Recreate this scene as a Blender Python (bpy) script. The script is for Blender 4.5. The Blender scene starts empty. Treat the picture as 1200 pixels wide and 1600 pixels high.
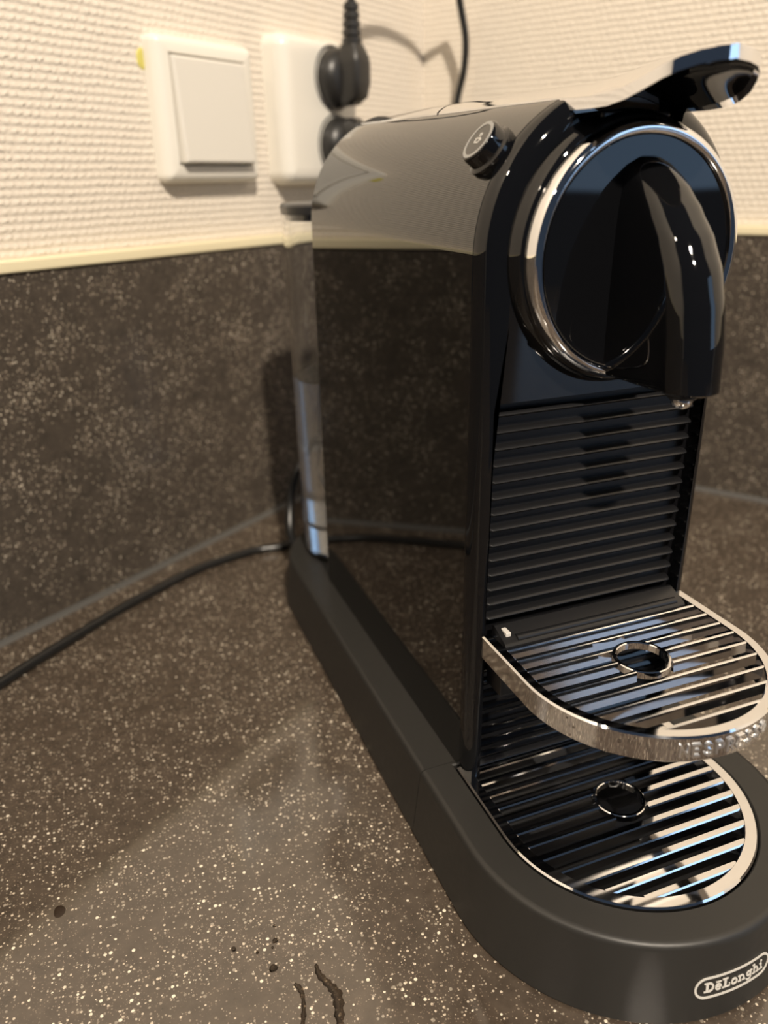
import bpy, bmesh, math, random
from mathutils import Vector, Matrix
random.seed(7)
scn = bpy.context.scene
col = scn.collection
MM = 0.001                      # everything below is written in millimetres

# ------------------------------------------------------------------ camera
cam_d = bpy.data.cameras.new('camera'); cam = bpy.data.objects.new('camera', cam_d); col.objects.link(cam)
scn.camera = cam
YAW, PIT, ROL, FPX = 0.3621, 0.4031, -0.0180, 1220.25
fw = Vector((math.sin(YAW)*math.cos(PIT), math.cos(YAW)*math.cos(PIT), -math.sin(PIT)))
rt = Vector((math.cos(YAW), -math.sin(YAW), 0)); up = rt.cross(fw)
r2 = rt*math.cos(ROL) + up*math.sin(ROL); u2 = -rt*math.sin(ROL) + up*math.cos(ROL)
m = Matrix((r2, u2, -fw)).transposed().to_4x4()
m.translation = Vector((-159.58, -367.85, 245.46))*MM
cam.matrix_world = m
cam_d.sensor_fit = 'VERTICAL'; cam_d.sensor_height = 36.0; cam_d.lens = FPX/1600*36.0
cam_d.clip_start = 0.01
cam_d.dof.use_dof = True; cam_d.dof.focus_distance = 0.268; cam_d.dof.aperture_fstop = 8.2

# ------------------------------------------------------------------ world, lamps, exposure
w = bpy.data.worlds.new('room_light'); scn.world = w; w.use_nodes = True
w.node_tree.nodes['Background'].inputs[0].default_value = (0.50, 0.68, 1.0, 1)
w.node_tree.nodes['Background'].inputs[1].default_value = 0.05

def area(name, loc, target, size, power, colr, shape='DISK', sy=None):
    l = bpy.data.lights.new(name, 'AREA'); l.shape = shape; l.size = size
    if sy: l.size_y = sy
    l.energy = power; l.color = colr
    o = bpy.data.objects.new(name, l); col.objects.link(o)
    o.location = loc
    o.rotation_euler = (Vector(target)-Vector(loc)).to_track_quat('-Z', 'Y').to_euler()
    return o
area('ceiling_lamp', (-0.20, -1.70, 1.85), (0, 0.1, 0.1), 0.08, 74, (1.0, 0.875, 0.72))
area('second_ceiling_lamp', (-1.35, -0.9, 1.62), (0, 0.1, 0.1), 0.10, 4, (1.0, 0.86, 0.68))
area('window_daylight', (1.5, -1.9, 0.75), (0, -0.1, 0.15), 0.9, 4.5, (0.45, 0.68, 1.0), 'RECTANGLE', 1.1)
scn.view_settings.view_transform = 'Standard'; scn.view_settings.look = 'None'
scn.view_settings.gamma = 1.0; scn.view_settings.use_curve_mapping = False
scn.view_settings.exposure = 0.12

# ------------------------------------------------------------------ materials
def newmat(name):
    mt = bpy.data.materials.new(name); mt.use_nodes = True
    return mt, mt.node_tree.nodes, mt.node_tree.links, mt.node_tree.nodes['Principled BSDF']
def plain(name, c, rough=0.4, metal=0.0, ior=1.5, coat=0.0, noise=0.0, nscale=800, bump=0.0):
    mt, N, L, b = newmat(name)
    b.inputs['Base Color'].default_value = (*c, 1); b.inputs['Roughness'].default_value = rough
    b.inputs['Metallic'].default_value = metal; b.inputs['IOR'].default_value = ior
    b.inputs['Coat Weight'].default_value = coat
    tc = N.new('ShaderNodeTexCoord'); nz = N.new('ShaderNodeTexNoise'); nz.inputs['Scale'].default_value = nscale
    nz.inputs['Detail'].default_value = 3
    L.new(tc.outputs['Object'], nz.inputs['Vector'])
    if noise:
        mr = N.new('ShaderNodeMapRange'); mr.inputs['To Min'].default_value = max(0.0, rough-noise)
        mr.inputs['To Max'].default_value = rough+noise
        L.new(nz.outputs['Fac'], mr.inputs['Value']); L.new(mr.outputs[0], b.inputs['Roughness'])
    if bump:
        bp = N.new('ShaderNodeBump'); bp.inputs['Strength'].default_value = bump; bp.inputs['Distance'].default_value = 0.0004
        L.new(nz.outputs['Fac'], bp.inputs['Height']); L.new(bp.outputs[0], b.inputs['Normal'])
    return mt

def math_node(N, L, op, a, bv=None):
    n = N.new('ShaderNodeMath'); n.operation = op
    for i, v in enumerate((a, bv)):
        if v is None: continue
        if isinstance(v, (int, float)): n.inputs[i].default_value = v
        else: L.new(v, n.inputs[i])
    return n.outputs[0]

def laminate(name, dens=1.0, rough=0.2, ior=1.5, gain=1.0, lo=(0.049, 0.037, 0.0275, 1), hi=(0.088, 0.067, 0.050, 1)):
    mt, N, L, b = newmat(name)
    tc = N.new('ShaderNodeTexCoord'); P = tc.outputs['Object']
    n1 = N.new('ShaderNodeTexNoise'); n1.inputs['Scale'].default_value = 140; n1.inputs['Detail'].default_value = 6
    n1.inputs['Roughness'].default_value = 0.65; L.new(P, n1.inputs['Vector'])
    r1 = N.new('ShaderNodeValToRGB'); L.new(n1.outputs['Fac'], r1.inputs[0])
    r1.color_ramp.elements[0].position = 0.32; r1.color_ramp.elements[0].color = lo
    r1.color_ramp.elements[1].position = 0.72; r1.color_ramp.elements[1].color = hi
    last = r1.outputs[0]
    cl = N.new('ShaderNodeTexNoise'); cl.inputs['Scale'].default_value = 38; cl.inputs['Detail'].default_value = 4
    L.new(P, cl.inputs['Vector'])
    for scale, thr, rad, colr, amt in ((540, 0.56-0.10*dens, 0.32, (0.85, 0.76, 0.62), 0.85),
                                       (880, 0.46-0.10*dens, 0.40, (0.60, 0.51, 0.40), 0.85),
                                       (1500, 0.33, 0.42, (0.24, 0.185, 0.14), 0.65)):
        v = N.new('ShaderNodeTexVoronoi'); v.inputs['Scale'].default_value = scale; v.inputs['Randomness'].default_value = 1.0
        L.new(P, v.inputs['Vector'])
        sep = N.new('ShaderNodeSeparateColor'); L.new(v.outputs['Color'], sep.inputs[0])
        # flake present where the cell's random number, raised by the cluster noise, passes the threshold
        a = math_node(N, L, 'ADD', sep.outputs[0], math_node(N, L, 'MULTIPLY', math_node(N, L, 'SUBTRACT', cl.outputs['Fac'], 0.5), 1.3))
        on = math_node(N, L, 'GREATER_THAN', a, thr+0.25)
        rr = math_node(N, L, 'MULTIPLY', math_node(N, L, 'ADD', sep.outputs[1], 0.25), rad)
        inside = N.new('ShaderNodeMapRange'); L.new(math_node(N, L, 'SUBTRACT', rr, v.outputs['Distance']), inside.inputs['Value'])
        inside.inputs['From Min'].default_value = 0.0; inside.inputs['From Max'].default_value = 0.07
        f = math_node(N, L, 'MULTIPLY', math_node(N, L, 'MULTIPLY', on, inside.outputs[0]), math_node(N, L, 'MULTIPLY', math_node(N, L, 'ADD', sep.outputs[2], 0.25), amt*gain))
        mx = N.new('ShaderNodeMix'); mx.data_type = 'RGBA'; L.new(f, mx.inputs['Factor'])
        L.new(last, mx.inputs['A']); mx.inputs['B'].default_value = (*colr, 1)
        last = mx.outputs['Result']
    L.new(last, b.inputs['Base Color'])
    b.inputs['Roughness'].default_value = rough; b.inputs['IOR'].default_value = ior
    n3 = N.new('ShaderNodeTexNoise'); n3.inputs['Scale'].default_value = 500; L.new(P, n3.inputs['Vector'])
    bp = N.new('ShaderNodeBump'); bp.inputs['Strength'].default_value = 0.03; bp.inputs['Distance'].default_value = 0.0003
    L.new(n3.outputs['Fac'], bp.inputs['Height']); L.new(bp.outputs[0], b.inputs['Normal'])
    return mt

def wallpaper(name):
    mt, N, L, b = newmat(name)
    tc = N.new('ShaderNodeTexCoord'); P = tc.outputs['Object']
    sp = N.new('ShaderNodeSeparateXYZ'); L.new(P, sp.inputs[0])
    wob = N.new('ShaderNodeTexNoise'); wob.inputs['Scale'].default_value = 45; wob.inputs['Detail'].default_value = 2; L.new(P, wob.inputs['Vector'])
    z = math_node(N, L, 'ADD', sp.outputs[2], math_node(N, L, 'MULTIPLY', wob.outputs['Fac'], 0.0016))
    rib = math_node(N, L, 'SINE', math_node(N, L, 'MULTIPLY', z, 2*math.pi/0.0043))
    rib = math_node(N, L, 'MULTIPLY', math_node(N, L, 'ADD', rib, 1.0), 0.5)
    # knots of the weave along each rib
    mp = N.new('ShaderNodeMapping'); mp.inputs['Scale'].default_value = (210, 210, 240); L.new(P, mp.inputs['Vector'])
    kn = N.new('ShaderNodeTexNoise'); kn.inputs['Scale'].default_value = 1.0; kn.inputs['Detail'].default_value = 3; L.new(mp.outputs[0], kn.inputs['Vector'])
    row = math_node(N, L, 'FLOOR', math_node(N, L, 'MULTIPLY', z, 1/0.0043))
    ph = math_node(N, L, 'ADD', math_node(N, L, 'MULTIPLY', row, 2.5), math_node(N, L, 'MULTIPLY', kn.outputs['Fac'], 9.0))
    bead = math_node(N, L, 'SINE', math_node(N, L, 'ADD', math_node(N, L, 'MULTIPLY', sp.outputs[0], 2*math.pi/0.0052), ph))
    bead = math_node(N, L, 'ADD', math_node(N, L, 'MULTIPLY', bead, 0.3), 0.7)
    h = math_node(N, L, 'MULTIPLY', math_node(N, L, 'MULTIPLY', math_node(N, L, 'ADD', math_node(N, L, 'MULTIPLY', rib, 0.75), 0.25), bead), math_node(N, L, 'ADD', math_node(N, L, 'MULTIPLY', kn.outputs['Fac'], 1.3), 0.15))
    bp = N.new('ShaderNodeBump'); bp.inputs['Strength'].default_value = 0.85; bp.inputs['Distance'].default_value = 0.0011
    L.new(h, bp.inputs['Height']); L.new(bp.outputs[0], b.inputs['Normal'])
    b.inputs['Base Color'].default_value = (0.74, 0.675, 0.585, 1); b.inputs['Roughness'].default_value = 0.6
    b.inputs['Specular IOR Level'].default_value = 0.3
    return mt

def glass(name, c, ior, rough=0.0):
    mt, N, L, b = newmat(name)
    b.inputs['Base Color'].default_value = (*c, 1); b.inputs['Transmission Weight'].default_value = 1.0
    b.inputs['IOR'].default_value = ior; b.inputs['Roughness'].default_value = rough
    return mt

M = dict(
    counter=laminate('speckled_laminate', 1.0, 0.10, 1.95), splash=laminate('speckled_splashback', -0.7, 0.25, 1.5, 0.85, (0.048, 0.041, 0.034, 1), (0.086, 0.071, 0.058, 1)),
    paper=wallpaper('ribbed_wallpaper'),
    trim=plain('cream_trim', (0.80, 0.72, 0.50), 0.4), seal=plain('grey_sealant', (0.075, 0.072, 0.068), 0.45),
    floor=plain('floor_grey', (0.20, 0.19, 0.18), 0.5),
    white=plain('white_plastic', (0.79, 0.76, 0.69), 0.28), 
    gloss=plain('piano_black', (0.004, 0.0042, 0.005), 0.03, ior=1.52),
    panel=plain('gloss_black_panel', (0.003, 0.003, 0.003), 0.02, ior=1.8),
    matte=plain('matte_black_plastic', (0.019, 0.0182, 0.0168), 0.45, noise=0.05, nscale=300, bump=0.06),
    semi=plain('satin_black_plastic', (0.010, 0.010, 0.011), 0.31),
    dark=plain('cavity_black', (0.004, 0.004, 0.005), 0.35),
    chrome=plain('chrome', (0.86, 0.86, 0.87), 0.045, 1.0, noise=0.03, nscale=120),
    traychrome=plain('dulled_chrome', (0.78, 0.78, 0.79), 0.10, 1.0, noise=0.06, nscale=160),
    cable=plain('cable_black', (0.012, 0.012, 0.012), 0.28),
    plug=plain('plug_black', (0.020, 0.019, 0.018), 0.38),
    print_=plain('silver_print', (0.62, 0.60, 0.56), 0.4), greyring=plain('pale_grey_ring', (0.30, 0.30, 0.29), 0.35),
    btn=plain('button_grey', (0.02, 0.02, 0.02), 0.15, ior=1.7),
    tank=glass('clear_tank_plastic', (0.93, 0.94, 0.95), 1.45, 0.03), water=glass('water', (0.97, 0.98, 0.98), 1.33),
    drop=glass('water_drop', (0.55, 0.50, 0.45), 1.33), stain=plain('coffee_stain', (0.020, 0.011, 0.006), 0.25),
    rocker=plain('shaded_white_plastic', (0.68, 0.655, 0.60), 0.3), satin=plain('satin_chrome', (0.9, 0.9, 0.9), 0.28, 1.0),  # rocker: white plastic with the shade of its downward tilt mixed into the colour
    spot=plain('yellow_paint_spot', (0.62, 0.56, 0.14), 0.6), lid=plain('tank_lid_black', (0.02, 0.02, 0.021), 0.3),
    rim=plain('socket_grey', (0.12, 0.12, 0.12), 0.4),
)

# ------------------------------------------------------------------ mesh helpers
def finish(name, bm, mat, parent=None, smooth=35, recalc=True):
    if recalc: bmesh.ops.recalc_face_normals(bm, faces=bm.faces)
    me = bpy.data.meshes.new(name); bm.to_mesh(me); bm.free()
    me.transform(Matrix.Scale(MM, 4)); me.materials.append(mat)
    if smooth:
        me.shade_smooth(); me.set_sharp_from_angle(angle=math.radians(smooth))
    o = bpy.data.objects.new(name, me); col.objects.link(o)
    if smooth:
        wn = o.modifiers.new('weighted_normals', 'WEIGHTED_NORMAL'); wn.keep_sharp = True; wn.weight = 80
    if parent: o.parent = parent
    return o
def share(name, src, parent, loc=(0, 0, 0)):
    o = src.copy(); o.name = name; col.objects.link(o); o.parent = parent; o.location = Vector(loc)*MM
    return o
def loft(bm, rings, cap0=True, cap1=True, closed=True):
    vs = [[bm.verts.new(p) for p in r] for r in rings]
    n = len(vs[0])
    for a, b in zip(vs, vs[1:]):
        for i in range(n if closed else n-1):
            j = (i+1) % n
            try: bm.faces.new((a[i], a[j], b[j], b[i]))
            except ValueError: pass
    if cap0: bm.faces.new(vs[0][::-1])
    if cap1: bm.faces.new(vs[-1])
    return vs
def box(bm, x0, x1, y0, y1, z0, z1, bev=0):
    vs = [bm.verts.new((x, y, z)) for z in (z0, z1) for x, y in ((x0, y0), (x1, y0), (x1, y1), (x0, y1))]
    fs = [bm.faces.new([vs[i] for i in q]) for q in ((3, 2, 1, 0), (4, 5, 6, 7), (0, 1, 5, 4), (1, 2, 6, 5), (2, 3, 7, 6), (3, 0, 4, 7))]
    if bev:
        es = list({e for f in fs for e in f.edges})
        bmesh.ops.bevel(bm, geom=es, offset=bev, segments=3, profile=0.5, affect='EDGES')
def mkbox(name, dims, mat, parent=None, bev=0):
    bm = bmesh.new(); box(bm, *dims, bev); return finish(name, bm, mat, parent)
def lathe(bm, prof, org, axis, n=48):
    """prof: (radius, distance along axis)"""
    ax = Vector(axis).normalized(); a = ax.orthogonal().normalized(); b = ax.cross(a); org = Vector(org)
    rings = [[org + ax*h + (a*math.cos(2*math.pi*i/n) + b*math.sin(2*math.pi*i/n))*r for i in range(n)] for r, h in prof]
    loft(bm, rings)
def catmull(pts, k=10):
    P = [Vector(p) for p in pts]; P = [P[0]*2-P[1]] + P + [P[-1]*2-P[-2]]; out = []
    for i in range(1, len(P)-2):
        for j in range(k):
            t = j/k
            out.append(0.5*((2*P[i]) + (P[i+1]-P[i-1])*t + (2*P[i-1]-5*P[i]+4*P[i+1]-P[i+2])*t*t + (3*P[i]-P[i-1]-3*P[i+1]+P[i+2])*t**3))
    return out + [P[-2]]
def tube(bm, pts, r, n=14, radii=None):
    T = [(pts[min(i+1, len(pts)-1)]-pts[max(i-1, 0)]).normalized() for i in range(len(pts))]
    u = T[0].orthogonal().normalized(); rings = []
    for i, p in enumerate(pts):
        u = (u - T[i]*u.dot(T[i])).normalized(); v = T[i].cross(u); rr = radii[i] if radii else r
        rings.append([p + (u*math.cos(2*math.pi*k/n) + v*math.sin(2*math.pi*k/n))*rr for k in range(n)])
    loft(bm, rings)
def thing(name, label, cat, loc=(0, 0, 0), group=None):
    o = bpy.data.objects.new(name, None); col.objects.link(o); o.location = Vector(loc)*MM
    o.empty_display_size = 0.02
    tag(o, label, cat, group); return o
def tag(o, label, cat, group=None):
    o['label'] = label; o['category'] = cat
    if group: o['group'] = group
    return o
def struct(o, label=None):
    o['kind'] = 'structure'
    if label: o['label'] = label
    return o

# ------------------------------------------------------------------ setting
WA = 0.5971; CX, CY = 153.62, 343.99; HD = 202.7
tdir = Vector((-math.cos(WA), -math.sin(WA), 0)); ndir = Vector((math.sin(WA), -math.cos(WA), 0))
# left wall local frame: +X runs from the corner along the wall, -Y ... use matrix (X=tdir, Y=-ndir, Z)
def wall_matrix(x, nrm):
    mt = Matrix((x, -nrm, Vector((0, 0, 1)))).transposed().to_4x4(); mt.translation = Vector((CX, CY, 0))*MM; return mt
ML = wall_matrix(tdir, ndir)                                        # point (s, -off, z)
bdir = Vector((math.sin(WA), -math.cos(WA), 0)); bn = Vector((-math.cos(WA), -math.sin(WA), 0))
MB = wall_matrix(bdir, bn)
def WL(s, off, z): return Vector((CX, CY, 0)) + tdir*s + ndir*off + Vector((0, 0, z))
def WB(s, off, z): return Vector((CX, CY, 0)) + bdir*s + bn*off + Vector((0, 0, z))

def place(o, mt): o.matrix_world = mt; return o
TOP = 1700
place(struct(mkbox('wall_left', (-60, 2400, 0, 60, -880, TOP), M['paper'])), ML)
place(struct(mkbox('wall_back', (0, 2400, 0, 60, -880, TOP), M['paper'])), MB)
fl = bmesh.new(); q = [WL(0, 0, -880), WL(2400, 0, -880), WL(2400, 2400, -880), WB(2400, 0, -880)]
loft(fl, [[p-Vector((0, 0, 40)) for p in q], q]); struct(finish('floor', fl, M['floor'], smooth=0))
# splashback panels and trim
sp1 = place(tag(mkbox('splashback_panel', (0.2, 2000, -6, -0.1, 0.3, HD), M['splash'], bev=0.4), 'dark speckled laminate splashback below the light switch and socket', 'splashback'), ML)
sp2 = place(tag(mkbox('splashback_panel', (6.4, 2000, -6, -0.1, 0.3, HD), M['splash'], bev=0.4), 'dark speckled laminate splashback on the wall without switch or socket', 'splashback'), MB)
place(struct(mkbox('trim_1', (0.2, 2000, -8, -0.1, HD+0.1, HD+6.8), M['trim'], bev=1.2)), ML)
place(struct(mkbox('trim_2', (8.2, 2000, -8, -0.1, HD+0.1, HD+6.8), M['trim'], bev=1.2)), MB)
def seal(name, mt, s0):
    bm = bmesh.new(); prof = [(-6.1, 0.1), (-9.0, 0.1), (-7.6, 0.7), (-6.8, 1.6), (-6.1, 3.2)]
    loft(bm, [[(s, y, z) for y, z in prof] for s in (s0, 2000)])
    place(struct(finish(name, bm, M['seal'])), mt)
seal('trim_3', ML, 7); seal('trim_4', MB, 10)
# L-shaped worktop
cb = bmesh.new()
def inc(i, j, z): return Vector((CX, CY, 0)) + tdir*i + bdir*j + Vector((0, 0, z))
Lp = [(1, 1), (2000, 1), (2000, 640), (760, 640), (640, 760), (640, 2000), (1, 2000)]
loft(cb, [[inc(i, j, -40) for i, j in Lp], [inc(i, j, 0) for i, j in Lp]])
ct = tag(finish('countertop', cb, M['counter'], smooth=0), 'dark brown speckled laminate worktop under the coffee machine', 'countertop')

# ------------------------------------------------------------------ coffee machine
machine = thing('coffee_machine', 'black and chrome capsule coffee machine with clear water tank standing on the worktop', 'coffee machine', (0, 0, 0))
FC, RC = -186.0, 49.0               # centres of the front and rear rounding of the base

def u_front(r, yb, n=48, cy=FC, wd=None, front=None):
    """closed outline: rear edge at yb, straight sides, round front"""
    wd = wd or r; fr = front or r
    pts = [(wd, yb)]
    for k in range(n+1):
        a = -math.pi*k/n
        pts.append((wd*math.cos(a), cy + fr*math.sin(a)))
    pts.append((-wd, yb))
    return pts
def u_rear(r, yf, n=28):
    pts = [(-r, yf)]
    for k in range(n+1):
        a = math.pi - math.pi*k/n
        pts.append((r*math.cos(a), RC + r*math.sin(a)))
    pts.append((r, yf))
    return pts
def R3(pts, z): return [(x, y, z) for x, y in pts]
HB = 31.0
def rad(z): return 65.5 - 3.6*z/HB          # outer half width of the base at height z
SEAM = -145.5
# rear part of the base
bm = bmesh.new()
loft(bm, [R3(u_rear(rad(0)-0.8, SEAM+0.15), 0), R3(u_rear(rad(1), SEAM+0.15), 1), R3(u_rear(rad(28.8), SEAM+0.15), 28.8),
          R3(u_rear(rad(30)-0.35, SEAM+0.15), 30.1), R3(u_rear(rad(31)-1.1, SEAM+0.15), 30.8), R3(u_rear(rad(31)-2.2, SEAM+0.15), HB)])
base_r = finish('base', bm, M['matte'], machine)
# front part: holds the drip tray
bm = bmesh.new()
yb = SEAM-0.15
rings = [R3(u_front(rad(0)-0.8, yb), 0), R3(u_front(rad(1), yb), 1), R3(u_front(rad(28.6), yb), 28.6), R3(u_front(rad(30)-0.4, yb), 30.0),
         R3(u_front(rad(31)-1.2, yb), 30.75), R3(u_front(rad(31)-2.4, yb), HB), R3(u_front(49.0, yb-1, cy=-187, front=49.2), HB),
         R3(u_front(48.5, yb-1.5, cy=-187, front=48.7), HB-0.6), R3(u_front(48.3, yb-1.5, cy=-187, front=48.5), 9.0)]
loft(bm, rings)
base_f = finish('drip_tray_holder', bm, M['matte'], machine)
mkbox('drip_basin_floor', (-46, 46, -228, -147, 9.0, 9.8), M['dark'], base_f)

# drip grid and cup tray (rim + bars)
def grid(name, hw, cyf, fr, yb, z, th, rimw, bars, pitch_w, hole, mat, draft=0, dep=6.5, barmat=None):
    bm = bmesh.new()
    o = lambda d: u_front(hw-d, yb-d*0.6, cy=cyf, front=fr-d)
    loft(bm, [R3(o(0.7), z-th), R3(o(0.0), z-th+0.7), R3(o(0.0), z-0.6), R3(o(0.55), z), R3(o(rimw-0.4), z), R3(o(rimw), z-0.4), R3(o(rimw), z-th), R3(o(0.7), z-th)], False, False)
    bmesh.ops.remove_doubles(bm, verts=bm.verts, dist=1e-4)
    rim = finish(name, bm, mat, machine)
    iw, ifr = hw-rimw+0.6, fr-rimw+0.6
    hx, hy, hr = hole
    hb_ = bmesh.new(); zb = z-min(th, 2.6); prof = [(hr, zb), (hr, z-0.3), (hr+0.35, z), (hr+1.15, z), (hr+1.5, z-0.3), (hr+1.5, zb), (hr, zb)]
    n = 40
    loft(hb_, [[(hx+r*math.cos(2*math.pi*i/n), hy+r*math.sin(2*math.pi*i/n), zz) for i in range(n)] for r, zz in prof], False, False)
    bmesh.ops.remove_doubles(hb_, verts=hb_.verts, dist=1e-4)
    finish('centre_ring', hb_, mat, rim)
    for y in bars:
        e = abs(y-cyf)
        X = iw if y > cyf else iw*math.sqrt(max(0, 1-(e/ifr)**2))
        if X < 6: continue
        segs = [(-X, X)]
        dy = max(0, abs(y-hy)-pitch_w/2)
        if dy < hr+0.8:
            g = math.sqrt((hr+0.9)**2-dy*dy); segs = [(-X, hx-g), (hx+g, X)]
        for a, b in segs:
            bb = bmesh.new(); h = pitch_w/2; c = 0.45
            if draft: pr = [(y-draft, z-dep), (y-0.55, z-0.35), (y-0.25, z-0.1), (y+0.3, z-0.1), (y+0.55, z-0.35), (y+0.7, z-dep)]
            else: pr = [(y-h*0.8, z-th+0.6), (y-h, z-c-0.1), (y-h+c, z-0.1), (y+h-c, z-0.1), (y+h, z-c-0.1), (y+h*0.8, z-th+0.6)]
            loft(bb, [[(x, yy, zz) for yy, zz in pr] for x in (a, b)])
            finish('grid_bar', bb, barmat or mat, rim)
    return rim
drip = grid('drip_grid', 48.0, -187.0, 48.2, -149.5, 31.6, 5.0, 4.6, [-154.2-6.62*i for i in range(12)], 2.9, (0.8, -187.0, 8.2), M['chrome'])
cup = grid('cup_tray', 43.6, -188.0, 43.4, -157.6, 95.6, 9.4, 3.9, [-168.9-6.78*i for i in range(9)], 1.9, (0.3, -189.6, 8.3), M['chrome'], draft=1.1, dep=3.7, barmat=M['traychrome'])
# hinge block at the rear of the cup tray
bm = bmesh.new(); hp = [(-155.6, 86.5), (-155.6, 97.8), (-157.0, 98.2), (-165.0, 95.2), (-165.8, 94.2), (-165.8, 86.5)]
loft(bm, [[(x, y, z) for y, z in hp] for x in (-38.5, 39)]); hg = finish('tray_hinge', bm, M['semi'], machine)
bm = bmesh.new(); tube(bm, [Vector((-33, -163.3, 95.2)), Vector((36, -163.3, 95.2))], 1.7, 12); finish('hinge_rod', bm, M['semi'], hg)
mkbox('hinge_clip', (-36.6, -34.6, -162.5, -157.6, 94.2, 97.6), M['print_'], hg, bev=0.3)
mkbox('tray_bracket', (-40, -34, -166, -155.4, 74, 86), M['dark'], machine, bev=0.5)
mkbox('tray_bracket', (34, 40, -166, -155.4, 74, 86), M['dark'], machine, bev=0.5)

# body shell: arch section
AR = 47.0
def zc(y): return 223.5 + (y+150)*0.021
def arch(y, R, n=36, zb=30.6):
    c = zc(y); pts = [(-R, y, zb), (-R, y, c-60)]
    for k in range(n+1):
        a = math.pi - math.pi*k/n; pts.append((R*math.cos(a), y, c + R*math.sin(a)))
    return pts + [(R, y, c-60), (R, y, zb)]
bm = bmesh.new(); loft(bm, [arch(-149.6, AR-0.4), arch(-149.2, AR), arch(-60, AR), arch(21.6, AR), arch(22.6, AR-0.5), arch(23, AR-1.5)])
body = finish('body_panel', bm, M['panel'], machine)

# glossy front frame with the grille opening
bm = bmesh.new(); c0 = zc(-154); out = []
outer = [(-AR, 31.2)]
NA = 26; a0 = math.acos(-21.0/AR)
for k in range(NA+1):
    a = math.pi - (math.pi-a0)*k/NA; outer.append((AR*math.cos(a), c0+AR*math.sin(a)))
notch = []
RN = 37.0; an = math.acos(-16.4/RN)
for k in range(13):
    a = an - (2*an-math.pi)*k/12; notch.append((RN*math.cos(a), c0+RN*math.sin(a)))
outer = [outer[0], (-AR, 80), (-AR, 130), (-AR, 160), (-AR, 185), (-AR, 205)] + outer[1:]
inner = [(42.0, 31.2), (42.0, 176.5)] + [(39.0+3*math.cos(t), 176.5+3*math.sin(t)) for t in (math.pi*k/10 for k in range(1, 6))]
inner = inner + [(-x, z) for x, z in reversed(inner)]
YF, YBK = -157.2, -149.7
def chain(x, z):                      # rounded edge: small at the foot, fuller around the head
    rr = 4.6 + 5.0*max(0.0, min(1.0, (z-150)/60.0))
    if z > c0: dx, dz = -x/AR, -(z-c0)/AR
    else: dx, dz = (1.0 if x < 0 else -1.0), 0.0
    pts = [(x, YBK, z)]
    for k in range(9):
        t = math.pi/2*k/8; ins = rr*(1-math.cos(t)); pts.append((x+dx*ins, YF+7.2*(1-math.sin(t)), z+dz*ins))
    return [bm.verts.new(p) for p in pts]
OL = [chain(x, z) for x, z in outer]; OR = [chain(-x, z) for x, z in reversed(outer)]
NT = [[bm.verts.new((x, y, z)) for y in (YBK, YF)] for x, z in notch]
IN = [[bm.verts.new((x, y, z)) for y in (YBK, YF)] for x, z in inner]
seq = OL + NT + OR + IN
for i, A in enumerate(seq):
    B = seq[(i+1) % len(seq)]
    if len(A) == len(B):
        for k in range(len(A)-1): bm.faces.new((A[k], A[k+1], B[k+1], B[k]))
    else: bm.faces.new(A + B[::-1])
bm.faces.new([c[-1] for c in seq]); bm.faces.new([c[0] for c in reversed(seq)])
frame = finish('front_frame', bm, M['gloss'], machine, smooth=30)

# grille: backing and slats
mkbox('grille_backing', (-42.2, 42.2, -151.2, -149.8, 31.3, 179), M['dark'], frame)
bm = bmesh.new()
prof = []
for k in range(9):
    a = math.radians(110 - 220*k/8); prof.append((-151.9 - 3.0*max(0, math.cos(a)), 1.15*math.sin(a)))
prof = [(-151.0, 1.1)] + prof + [(-151.0, -1.1)]
def slat_ring(x, k): return [(x, -151.0 + (y+151.0)*k, z*(0.55+0.45*k)) for y, z in prof]
loft(bm, [slat_ring(-40.6, 0.3), slat_ring(-40.2, 0.8), slat_ring(-39.4, 1), slat_ring(39.4, 1), slat_ring(40.2, 0.8), slat_ring(40.6, 0.3)])
s0 = finish('grille_slat', bm, M['semi'], frame); s0.location = (0, 0, 99.7*MM)
for i in range(1, 14): share('grille_slat', s0, frame, (0, 0, 99.7+5.787*i))
bm = bmesh.new()
pr = [(-151.0, 2.2), (-152.0, 1.4), (-152.5, 0), (-152.0, -1.4), (-151.0, -2.2)]
loft(bm, [[(x, y, z) for y, z in pr] for x in (-41.8, 41.8)])
g0 = finish('lower_ridge', bm, M['gloss'], frame); g0.location = (0, 0, 36*MM)
for i in range(1, 9): share('lower_ridge', g0, frame, (0, 0, 36+5.787*i))

# brew head: chrome ring, disc, spout
RZ = 223.0; RX = 0.6
bm = bmesh.new(); lathe(bm, [(36.0, 157.0), (37.3, 157.0), (37.3, 160.0), (37.4, 162.0), (37.3, 164.0), (36.8, 165.4), (36.1, 166.4), (35.2, 166.9), (34.2, 166.9), (33.4, 166.5), (33.0, 165.8), (33.0, 157.0)], (RX, 0, RZ), (0, -1, 0), 96)
ring = finish('brew_head_ring', bm, M['chrome'], machine, smooth=50)
bm = bmesh.new(); lathe(bm, [(33.2, 157.0), (33.2, 165.0), (32.9, 165.4), (0.01, 165.6)], (RX, 0, RZ), (0, -1, 0), 96)
disc = finish('brew_head_disc', bm, M['gloss'], machine)
bm = bmesh.new(); lathe(bm, [(36.5, 153.5), (40.6, 153.5), (40.4, 156.6), (39.4, 159.4), (38.5, 161.0), (37.7, 161.8), (36.5, 161.8)], (RX, 0, RZ), (0, -1, 0), 96)
finish('head_collar', bm, M['gloss'], machine, smooth=50)
import bisect
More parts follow.
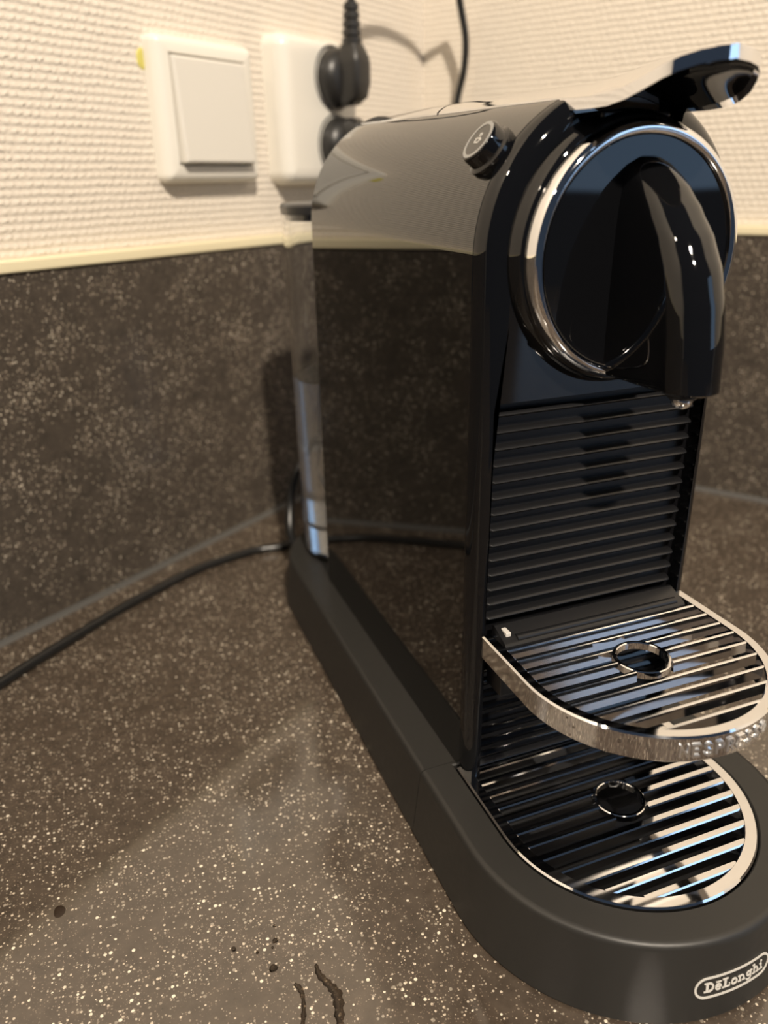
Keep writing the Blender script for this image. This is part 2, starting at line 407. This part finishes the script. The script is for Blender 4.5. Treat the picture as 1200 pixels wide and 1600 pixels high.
def interp(tab, x):
    xs = [t[0] for t in tab]
    if x <= xs[0]: return tab[0][1:]
    if x >= xs[-1]: return tab[-1][1:]
    i = bisect.bisect(xs, x); t = (x-xs[i-1])/(xs[i]-xs[i-1]); t2 = t*t*(3-2*t)*0.35 + t*0.65
    return [a+(b-a)*t2 for a, b in zip(tab[i-1][1:], tab[i][1:])]
SP = [(187.6, -200.8, 7.6), (188.4, -202.0, 8.4), (200, -201.2, 8.7), (211, -199.4, 8.8), (220, -196.6, 8.8), (229, -191.6, 8.7), (236, -185.8, 8.5), (241, -181.0, 8.1), (245, -176.4, 7.4), (248, -171.8, 6.2), (249.6, -168.6, 4.6), (250.4, -166.6, 3.0)]
rings = []
for zz in [187.6, 188.0, 188.4, 190] + [192+2.5*k for k in range(23)] + [248.2, 249.0, 249.7, 250.4]:
    yf, hw = interp(SP, zz); back = -158.5
    nose = min(hw*1.0, max(0.4, back-yf-0.3))
    ring_ = [(RX-hw-0.9, back, zz), (RX-hw-0.3, (back+yf+nose)/2, zz), (RX-hw, yf+nose, zz)]
    for k in range(1, 16):
        a = math.pi - math.pi*k/16; ring_.append((RX+hw*math.cos(a), yf+nose-nose*math.sin(a), zz))
    ring_ += [(RX+hw, yf+nose, zz), (RX+hw+0.3, (back+yf+nose)/2, zz), (RX+hw+0.9, back, zz)]
    rings.append(ring_)
bm = bmesh.new(); loft(bm, rings); spout = finish('coffee_spout', bm, M['gloss'], machine, smooth=50)
bm = bmesh.new(); lathe(bm, [(4.6, -1), (4.6, 1.6), (4.0, 2.2), (2.6, 2.2), (2.4, 0)], (RX, -191.5, 187.6), (0, 0, -1), 28); finish('nozzle', bm, M['semi'], spout)
bm = bmesh.new(); lathe(bm, [(2.9, 2.0), (3.2, 2.8), (2.9, 4.0), (2.0, 5.0), (0.9, 5.5), (0.05, 5.6)], (RX, -191.5, 187.6), (0, 0, -1), 20); finish('hanging_drop', bm, M['chrome'], spout, smooth=60)
# seam line on the spout's flank
pts = catmull([(-8.7, -184.5, 203), (-8.75, -185.5, 198), (-8.8, -184.0, 194.5), (-8.9, -176, 191.8), (-9.2, -167.5, 190.6)], 6)
bm = bmesh.new(); tube(bm, [p+Vector((RX, 0, 0)) for p in pts], 0.16, 6); finish('spout_seam', bm, M['chrome'], spout)

# crown: fixed rear cap and lever
def crown_pt(x, y, dz): return (x, y, zc(y)+math.sqrt(AR*AR-x*x)+dz)
def y_split(x): return -66.0 + 14.0*(1-(x/20.5)**2)
NX = 17; xs = [-20.5+41*k/(NX-1) for k in range(NX)]
def strip(y_of, ts, dz_top, dz_bot):
    bm = bmesh.new(); rings = []
    for t in ts:
        top = [crown_pt(x, y_of(x, t), dz_top) for x in xs]; bot = [crown_pt(x, y_of(x, t), dz_bot) for x in reversed(xs)]
        rings.append(top+bot)
    loft(bm, rings); return bm
capm = finish('rear_cap', strip(lambda x, t: 20.5+(y_split(x)+1.0-20.5)*t, [k/12 for k in range(13)], 0.5, -0.6), M['chrome'], machine)
LEV = [(-195.0, 0.7, 273.6, 273.8), (-194.5, 5.0, 273.2, 274.0), (-193.0, 9.2, 272.5, 274.2), (-190.4, 12.6, 271.4, 274.3), (-187, 15.2, 269.9, 274.3), (-183, 17.5, 267.8, 274.2), (-178, 19.0, 266.0, 274.0),
       (-172, 19.8, 265.0, 273.4), (-165, 20.2, 264.8, 272.4), (-157, 20.4, 265.0, 271.2), (-150, 20.5, 265.5, 270.6)]
def lever_mesh(inset, dz_t, dz_b, y0, rear=True):
    rings = []
    ys = [-195, -194.8, -194.5, -193.9, -193, -191.8, -190.4, -188.8, -187, -185, -183, -180.6, -178, -175, -172, -168.5, -165, -161, -157, -153.5, -150]
    for y in ys:
        if y < y0: continue
        hw, ze, zt = interp(LEV, y); hw = max(0.5, hw-inset)
        f = lambda x: ze + (zt-ze)*(1-(x/(hw+inset))**2)
        X = [hw*k/8 for k in range(-8, 9)]
        rings.append([(x, y, f(x)+dz_t) for x in X] + [(x, y, f(x)+dz_b) for x in reversed(X)])
    if rear:
        for t in [k/10 for k in range(1, 11)]:
            top = [crown_pt(x, -150+(y_split(x)-0.8+150)*t, 0.5) for x in xs]; bot = [crown_pt(x, -150+(y_split(x)-0.8+150)*t, -0.6) for x in reversed(xs)]
            rings.append(top+bot)
    bm = bmesh.new(); loft(bm, rings); return bm
lever = finish('lever', lever_mesh(0, 0.5, -2.6, -205), M['chrome'], machine, smooth=50)
finish('lever_underside', lever_mesh(2.2, -2.3, -3.2, -193.1, False), M['gloss'], lever, smooth=50)
mkbox('lever_hinge', (-12, 12, -159, -148, 258, 262.5), M['semi'], machine, bev=1)

# power button on the shoulder
bd = Vector((-0.8, 0, 0.6)).normalized(); by = -142.0
bo = Vector((0, by, zc(by))) + bd*(AR-1.5)
bm = bmesh.new(); lathe(bm, [(8.0, 0), (8.0, 3.0), (6.9, 3.6), (6.9, 6.6), (6.6, 7.3), (6.2, 7.6), (0.01, 7.6)], bo, bd, 40)
btn = finish('power_button', bm, M['gloss'], machine)
bm = bmesh.new(); lathe(bm, [(6.2, 7.2), (6.1, 7.75), (5.1, 7.75), (5.1, 7.2), (6.2, 7.2)], bo, bd, 40); finish('button_ring', bm, M['greyring'], btn)
bm = bmesh.new(); lathe(bm, [(5.1, 7.0), (5.1, 7.66), (0.01, 7.7)], bo, bd, 32); finish('button_cap', bm, M['btn'], btn)
bx = Vector((0, -1, 0)); bz = bd.cross(bx).normalized()
if bz.z < 0: bz = -bz
def bpt(a, b, h): return bo + bd*h + bx*a + bz*b
def ribbon(bm, pts, wd, mapf, closed=False):
    """flat stroke of width wd along 2D pts, as a thin slab through mapf(a,b,level)"""
    P = [Vector((p[0], p[1], 0)) for p in pts]; n = len(P)
    for i in range(n if closed else n-1):
        p, q = P[i], P[(i+1) % n]; dd = (q-p).normalized()*wd*0.12; pp = Vector((-(q-p).y, (q-p).x, 0)).normalized()*wd/2
        c = [p-dd-pp, q+dd-pp, q+dd+pp, p-dd+pp]
        lo = [bm.verts.new(mapf(v.x, v.y, 0)) for v in c]; hi = [bm.verts.new(mapf(v.x, v.y, 1)) for v in c]
        bm.faces.new(hi); bm.faces.new(lo[::-1])
        for k in range(4): bm.faces.new((lo[k], lo[(k+1) % 4], hi[(k+1) % 4], hi[k]))
bm = bmesh.new(); mpf = lambda a, b, l: bpt(a, b, 7.6+0.2*l)
ribbon(bm, [(-1.3, 0.4), (-1.1, -1.0), (1.1, -1.0), (1.3, 0.4)], 0.42, mpf, True)
ribbon(bm, [(1.3, 0.1), (2.0, -0.1), (1.2, -0.7)], 0.36, mpf)
ribbon(bm, [(-0.5, 1.1), (-0.2, 1.6), (-0.5, 2.1)], 0.34, mpf); ribbon(bm, [(0.4, 1.1), (0.7, 1.6), (0.4, 2.1)], 0.34, mpf)
finish('cup_symbol', bm, M['print_'], btn, smooth=0)

# water tank behind the body
TW, TF, TB, TZ0, TZ1 = 50.2, 38.0, 62.0, 29.8, 229.0
def tank_out(d, n=18):
    wd = TW-d; pts = []
    r = 17.0-d*0.5
    for k in range(9):
        a = math.pi*1.5 - math.pi/2*k/8; pts.append((-wd+r+r*math.cos(a), TF+d+r+r*math.sin(a)))
    for k in range(n+1):
        a = math.pi - math.pi*k/n; pts.append((wd*math.cos(a), TB + (46-d)*math.sin(a)))
    for k in range(9):
        a = 0 - math.pi/2*k/8; pts.append((wd-r+r*math.cos(a), TF+d+r+r*math.sin(a)))
    return pts
bm = bmesh.new()
taper = lambda z: 1.4*(1-(z-TZ0)/(TZ1-TZ0))
loft(bm, [R3(tank_out(3.4), TZ0), R3(tank_out(1.9), TZ0+1.2), R3(tank_out(taper(TZ0+4)), TZ0+4), R3(tank_out(0.7), 130), R3(tank_out(0), TZ1),
          R3(tank_out(2.0), TZ1), R3(tank_out(2.7), 130), R3(tank_out(3.6), TZ0+6), R3(tank_out(5.5), TZ0+3.5)])
tank = finish('water_tank', bm, M['tank'], machine, smooth=40)
bm = bmesh.new()
loft(bm, [R3(tank_out(5.2), TZ0+3.8), R3(tank_out(3.3), TZ0+6.2), R3(tank_out(2.45), 130), R3(tank_out(2.35), 141.5), R3(tank_out(3.2), 141.0)])
finish('water', bm, M['water'], tank, smooth=40)
bm = bmesh.new()
loft(bm, [R3(tank_out(2.2), TZ1-3), R3(tank_out(2.2), TZ1+0.2), R3(tank_out(-0.6), TZ1+0.3), R3(tank_out(-0.8), TZ1+4.0), R3(tank_out(0.2), TZ1+5.2), R3(tank_out(3), TZ1+5.6)])
finish('tank_lid', bm, M['lid'], tank, smooth=40)
mkbox('tank_cradle', (-40, 40, 22.6, 34, 30.6, 222), M['semi'], machine, bev=2)

# badge on the front of the base
FR = 64.0
def onbase(a, z, out):
    R = rad(z)+out; t = a/FR; return Vector((R*math.sin(t), FC - R*math.cos(t), z))
BZ = 13.6; BH = 3.75; BW = 14.6
def badge_map(a, b, l): return onbase(a, BZ+b, 0.05+0.22*l)
bm = bmesh.new(); path = []
for k in range(13):
    t = math.pi/2 - math.pi*k/12; path.append((BW-BH+BH*math.cos(t), BH*math.sin(t)))
path += [(BW-BH-(2*BW-2*BH)*k/16, -BH) for k in range(1, 16)]
for k in range(13):
    t = -math.pi/2 - math.pi*k/12; path.append((-(BW-BH)+BH*math.cos(t), BH*math.sin(t)))
path += [(-(BW-BH)+(2*BW-2*BH)*k/16, BH) for k in range(1, 16)]
ribbon(bm, path, 0.72, badge_map, True)
badge = finish('badge_outline', bm, M['print_'], base_f, smooth=0)
def arcs(cx, cy, rx, ry, a0, a1, n=14): return [(cx+rx*math.cos(math.radians(a0+(a1-a0)*k/n)), cy+ry*math.sin(math.radians(a0+(a1-a0)*k/n))) for k in range(n+1)]
# slab-serif letters, cap height 1: list of (stroke points, width)
G = {
 'D': (0.98, [([(0.28, 0.06), (0.28, 0.94)], .26), ([(0.02, 0.07), (0.5, 0.07)], .14), ([(0.02, 0.93), (0.5, 0.93)], .14), (arcs(0.46, 0.5, 0.36, 0.42, -90, 90), .2)]),
 'e': (0.72, [(arcs(0.36, 0.33, 0.25, 0.27, 0, 320), .17), ([(0.14, 0.34), (0.6, 0.34)], .12), ([(0.12, 0.86), (0.6, 0.86)], .12)]),
 'L': (0.84, [([(0.28, 0.06), (0.28, 0.94)], .26), ([(0.02, 0.07), (0.76, 0.07)], .14), ([(0.02, 0.93), (0.54, 0.93)], .14), ([(0.72, 0.05), (0.72, 0.36)], .12)]),
 'o': (0.74, [(arcs(0.37, 0.33, 0.25, 0.27, 0, 360), .18)]),
 'n': (0.86, [([(0.2, 0.05), (0.2, 0.62)], .18), ([(0.62, 0.05), (0.62, 0.4)], .18), (arcs(0.41, 0.38, 0.21, 0.22, 0, 180), .15), ([(0.02, 0.06), (0.36, 0.06)], .12), ([(0.46, 0.06), (0.8, 0.06)], .12), ([(0.02, 0.6), (0.2, 0.6)], .12)]),
 'g': (0.76, [(arcs(0.34, 0.38, 0.2, 0.21, 0, 360), .16), ([(0.57, 0.62), (0.57, -0.06)], .17), (arcs(0.34, -0.06, 0.23, 0.17, 0, -165), .14), ([(0.5, 0.6), (0.74, 0.6)], .12)]),
 'h': (0.86, [([(0.2, 0.05), (0.2, 0.98)], .18), ([(0.62, 0.05), (0.62, 0.4)], .18), (arcs(0.41, 0.38, 0.21, 0.22, 0, 180), .15), ([(0.02, 0.06), (0.36, 0.06)], .12), ([(0.46, 0.06), (0.8, 0.06)], .12), ([(0.02, 0.94), (0.2, 0.94)], .12)]),
 'i': (0.44, [([(0.22, 0.05), (0.22, 0.6)], .19), ([(0.03, 0.06), (0.41, 0.06)], .12), ([(0.03, 0.6), (0.22, 0.6)], .12), ([(0.22, 0.78), (0.22, 0.94)], .2)]),
}
word = 'DeLonghi'; CH = 3.7; tot = sum(G[c][0] for c in word); CWX = 23.4/tot; x0 = -11.7
for c in word:
    bm = bmesh.new(); g = bmesh.new()
    for st, wd in G[c][1]:
        ribbon(bm, [(x0+px*CWX, (py-0.48)*CH) for px, py in st], wd*CH*0.92, badge_map)
    finish('badge_letter', bm, M['print_'], badge, smooth=0); x0 += G[c][0]*CWX
for i in range(16):
    t = random.uniform(-1.25, 0.9); zz = random.uniform(87.5, 94.5); r_ = random.uniform(0.35, 0.75)
    org = Vector((43.4*math.sin(t), -188.0-43.3*math.cos(t), zz)); ax = Vector((math.sin(t), -math.cos(t), 0))
    bm = bmesh.new(); lathe(bm, [(r_, 0), (r_*0.9, r_*0.4), (r_*0.55, r_*0.75), (0.02, r_*0.85)], org, ax, 10)
    finish('water_bead', bm, M['drop'], cup, smooth=80)
# embossed lettering on the cup tray's front edge
TR = 43.5
def tray_map(a, b, l): t = a/TR; R = TR-0.05+0.6*l; return Vector((R*math.sin(t), -188.0-R*math.cos(t), 90.9+b))
S5 = {
 'N': [[(0, 0), (0, 1), (0.8, 0), (0.8, 1)]], 'E': [[(0.75, 0), (0, 0), (0, 1), (0.75, 1)], [(0, 0.5), (0.65, 0.5)]],
 'S': [arcs(0.38, 0.76, 0.33, 0.24, 20, 270, 8) + arcs(0.38, 0.25, 0.33, 0.25, 90, -160, 8)],
 'P': [[(0, 0), (0, 1), (0.4, 1)] + arcs(0.4, 0.74, 0.34, 0.26, 90, -90, 6) + [(0, 0.48)]],
 'R': [[(0, 0), (0, 1), (0.4, 1)] + arcs(0.4, 0.74, 0.34, 0.26, 90, -90, 6) + [(0, 0.48)], [(0.35, 0.48), (0.75, 0)]],
 'O': [arcs(0.4, 0.5, 0.42, 0.5, 0, 360, 16)],
}
pw = 3.75; a0_ = -(9*pw-0.6)/2+0.2
for i, c in enumerate('NESPRESSO'):
    bm = bmesh.new()
    for st in S5[c]: ribbon(bm, [(a0_+i*pw+px*2.9, (py-0.5)*4.0) for px, py in st], 0.62, tray_map)
    finish('embossed_letter', bm, M['satin'], cup, smooth=0)

# ------------------------------------------------------------------ wall fittings
sw = thing('light_switch', 'white square rocker light switch on the ribbed wall', 'light switch'); sw.matrix_world = ML
def rbox(bm, s0, s1, z0, z1, prof, rc, n=6):
    """rounded-rectangle tower standing off the wall; prof: (inset, offset)"""
    rings = []
    for ins, off in prof:
        r = max(0.3, rc-ins); a, b, c, d = s0+ins, s1-ins, z0+ins, z1-ins; ring = []
        for cx, cz, st in ((b-r, d-r, 0), (a+r, d-r, 90), (a+r, c+r, 180), (b-r, c+r, 270)):
            for k in range(n+1):
                t = math.radians(st+90*k/n); ring.append((cx+r*math.cos(t), -off, cz+r*math.sin(t)))
        rings.append(ring)
    loft(bm, rings)
bm = bmesh.new(); rbox(bm, 225.5, 308, 245, 325.8, [(0, 0.1), (0, 5), (0.8, 8.0), (2.6, 10.2), (5.2, 11.2), (9.6, 11.4), (10.2, 10.6), (10.3, 4.0)], 5)
finish('switch_frame', bm, M['white'], sw, smooth=50)
bm = bmesh.new(); bmr = []
rbox(bm, 236.3, 297.2, 256.0, 315.0, [(0, 3.0), (0, 11.0), (0.5, 12.3), (1.4, 13.0), (2.0, 13.1)], 1.6)
for v in bm.verts:                                   # the rocker's lower end stands out
    if v.co.y < -9: v.co.y -= 4.2*(315.0-v.co.z)/59.0
finish('rocker', bm, M['rocker'], sw, smooth=40)

so = thing('wall_socket', 'white double power socket with two black plugs in it', 'socket'); so.matrix_world = ML
bm = bmesh.new(); rbox(bm, 119.0, 206, 242.5, 337.5, [(0, 0.1), (0, 9), (1.0, 13.5), (3.4, 16.6), (6.5, 18.0), (12, 18.3)], 9, 8)
finish('socket_housing', bm, M['white'], so, smooth=50)
SC = [(151.0, 312.5), (150.0, 268.5)]
for s, z in SC:
    bm = bmesh.new(); lathe(bm, [(21.6, 17.5), (21.6, 18.6), (20.6, 18.9), (19.9, 18.5), (19.9, 17.5)], (s, 0, z), (0, -1, 0), 40)
    finish('socket_rim', bm, M['rim'], so)
CR = 2.9
def plug(name, label, s, z, upw, cord_pts):
    t = thing(name, label, 'power plug', group=None)
    k = 1 if upw else -1
    bm = bmesh.new(); lathe(bm, [(19.0, 19.0), (19.4, 20.0), (19.4, 24.0), (18.4, 27.5), (15.5, 31.0), (11.0, 33.0), (0.01, 33.6)], (s, 0, z), (0, -1, 0), 40)
    o = finish('plug_body', bm, M['plug'], None, smooth=50); o.parent = t; o.matrix_world = ML
    bm = bmesh.new(); rings = []
    for zz, hw, o0, o1 in ((-18, 5.0, 28, 38), (-13, 8.4, 26, 45), (-4, 10.0, 24, 47), (8, 10.0, 24, 47), (12, 9.4, 24.5, 46.5), (16.5, 7.4, 28, 44.5), (19.5, 6.8, 29.5, 43)):
        ring = []
        for i in range(20):
            a = 2*math.pi*i/20; ca, sa = math.cos(a), math.sin(a)
            ex = lambda v: math.copysign(abs(v)**0.5, v)
            ring.append((s+hw*ex(ca), -((o0+o1)/2+(o1-o0)/2*ex(sa)), z+k*zz))
        rings.append(ring)
    loft(bm, rings); o = finish('plug_grip', bm, M['plug'], None, smooth=50); o.parent = t; o.matrix_world = ML
    bm = bmesh.new(); prof = [(6.4, 18)]
    for j in range(5):
        h = 20+j*5.2; r = 7.0-0.4*j; prof += [(r, h), (r, h+3.5), (r-1.6, h+3.9), (r-1.6, h+4.9)]
    lathe(bm, prof, (s, -36, z), (0, 0, k), 18); o = finish('strain_relief', bm, M['plug'], None, smooth=30); o.parent = t; o.matrix_world = ML
    bm = bmesh.new(); tube(bm, catmull([WL(s, 36, z+k*46)] + cord_pts, 12), CR); finish('cord', bm, M['cable'], t, smooth=60)
    return t
plug('power_plug', 'black plug in the upper socket with its cord looping upwards', *SC[0], True,
     [WL(150, 39, 372), WL(138, 48, 396), WL(115, 57, 411), WL(81, 60, 410), WL(58, 55, 398), WB(56, 38, 386), WB(51.5, 28, 374.2), WB(54.3, 22, 348.3), WB(52.1, 20, 326.2), WB(46.3, 20, 304), WB(48, 30, 270), Vector((100, 195, 180)), Vector((78, 160, 100)), Vector((40, 132, 66)), Vector((5, 124, 84)), Vector((-22, 119, 82)), Vector((-39, 113, 66)), Vector((-46, 109, 46)), Vector((-49.5, 101, 31)), Vector((-49, 97.5, 22))])
plug('power_plug', 'black plug in the lower socket with its cord running down to the worktop', *SC[1], False,
     [WL(150, 38, 205), WL(140, 46, 150), WL(120, 60, 80), WL(110, 70, 35), WL(104, 80, 12), Vector((75, 222, 3.4)), Vector((55, 200, 3)), Vector((25, 172, 3)), Vector((-10, 146, 3)), Vector((-45.6, 134.5, 3)), Vector((-66.9, 135.5, 3)), Vector((-90, 129.5, 3)), Vector((-114.8, 119.6, 3)), Vector((-158.8, 89.4, 3)), Vector((-196.6, 57.6, 3)), Vector((-228.6, 28.6, 3)), Vector((-280, -22, 3)), Vector((-340, -70, 3)), Vector((-430, -110, 3))])
# yellow speck on the wallpaper beside the switch
bm = bmesh.new(); rbox(bm, 302.5, 312.6, 306.5, 318.0, [(0, 0.05), (0.4, 0.5), (1.6, 0.8)], 4.5)
o = finish('paint_spot', bm, M['spot'], None); o.matrix_world = ML; tag(o, 'small yellow paint spot on the wallpaper at the edge of the light switch', 'paint spot')

# ------------------------------------------------------------------ drops and stains on the worktop
def drop(name, x, y, rx, ry, h, mat, label, cat, group=None, jag=0.12):
    bm = bmesh.new(); n = 22; ph = [random.uniform(0, 6.28) for _ in range(3)]
    f = [1+jag*math.sin(2*2*math.pi*i/n+ph[0])*0.6+jag*math.sin(3*2*math.pi*i/n+ph[1])*0.4 for i in range(n)]
    rings = [[(x+rx*s*f[i]*math.cos(2*math.pi*i/n), y+ry*s*f[i]*math.sin(2*math.pi*i/n), z) for i in range(n)] for s, z in ((1, 0.02), (0.97, h*0.35), (0.8, h*0.75), (0.45, h*0.97), (0.05, h))]
    loft(bm, rings); return tag(finish(name, bm, mat, None, smooth=70), label, cat, group)
drop('coffee_spot', -200.1, -131, 2.2, 2.6, 0.12, M['stain'], 'round brown dried coffee spot on the worktop', 'stain')
for x, y, r in ((-129.3, -172.4, 1.0), (-132.4, -182.4, 1.4), (-143.5, -170.2, 0.9), (-136.1, -174.5, 0.6), (-128.2, -166.5, 0.6), (-130.8, -174.6, 0.5)):
    drop('water_drop', x, y, r, r*1.05, r*0.55, M['drop'], 'largest round water drop on the worktop near the wet streaks' if r > 1.2 else 'tiny water drop on the worktop near the wet streaks', 'water drop', 'water drops on the worktop')
def streak(pts, wds, label):
    P = catmull(pts, 6); bm = bmesh.new(); rings = []
    for i, p in enumerate(P):
        T = (P[min(i+1, len(P)-1)]-P[max(i-1, 0)]).normalized(); s = Vector((-T.y, T.x, 0))
        t = i/(len(P)-1)*(len(wds)-1); k = min(int(t), len(wds)-2); wv = (wds[k]+(wds[k+1]-wds[k])*(t-k))*(1+0.25*math.sin(i*1.9))
        rings.append([p + s*wv*a + Vector((0, 0, h)) for a, h in ((-1, 0.02), (-0.7, 0.35), (0, 0.55), (0.7, 0.35), (1, 0.02))])
    loft(bm, rings); tag(finish('water_streak', bm, M['drop'], None, smooth=70), label, 'water streak')
streak([(-118.6, -186.5, 0), (-118.5, -190.5, 0), (-116.6, -195.0, 0), (-115.2, -199.5, 0), (-116.6, -206, 0), (-118.2, -213, 0)], [0.5, 1.1, 1.3, 1.8, 1.5, 0.9], 'wider dark wet streak on the worktop beside the machine base')
streak([(-127.2, -190.6, 0), (-126.0, -192.5, 0), (-125.9, -196.5, 0), (-127.5, -202.5, 0), (-130.0, -208, 0)], [0.5, 1.0, 0.6, 0.8, 0.4], 'thin curved wet streak on the worktop further from the machine')
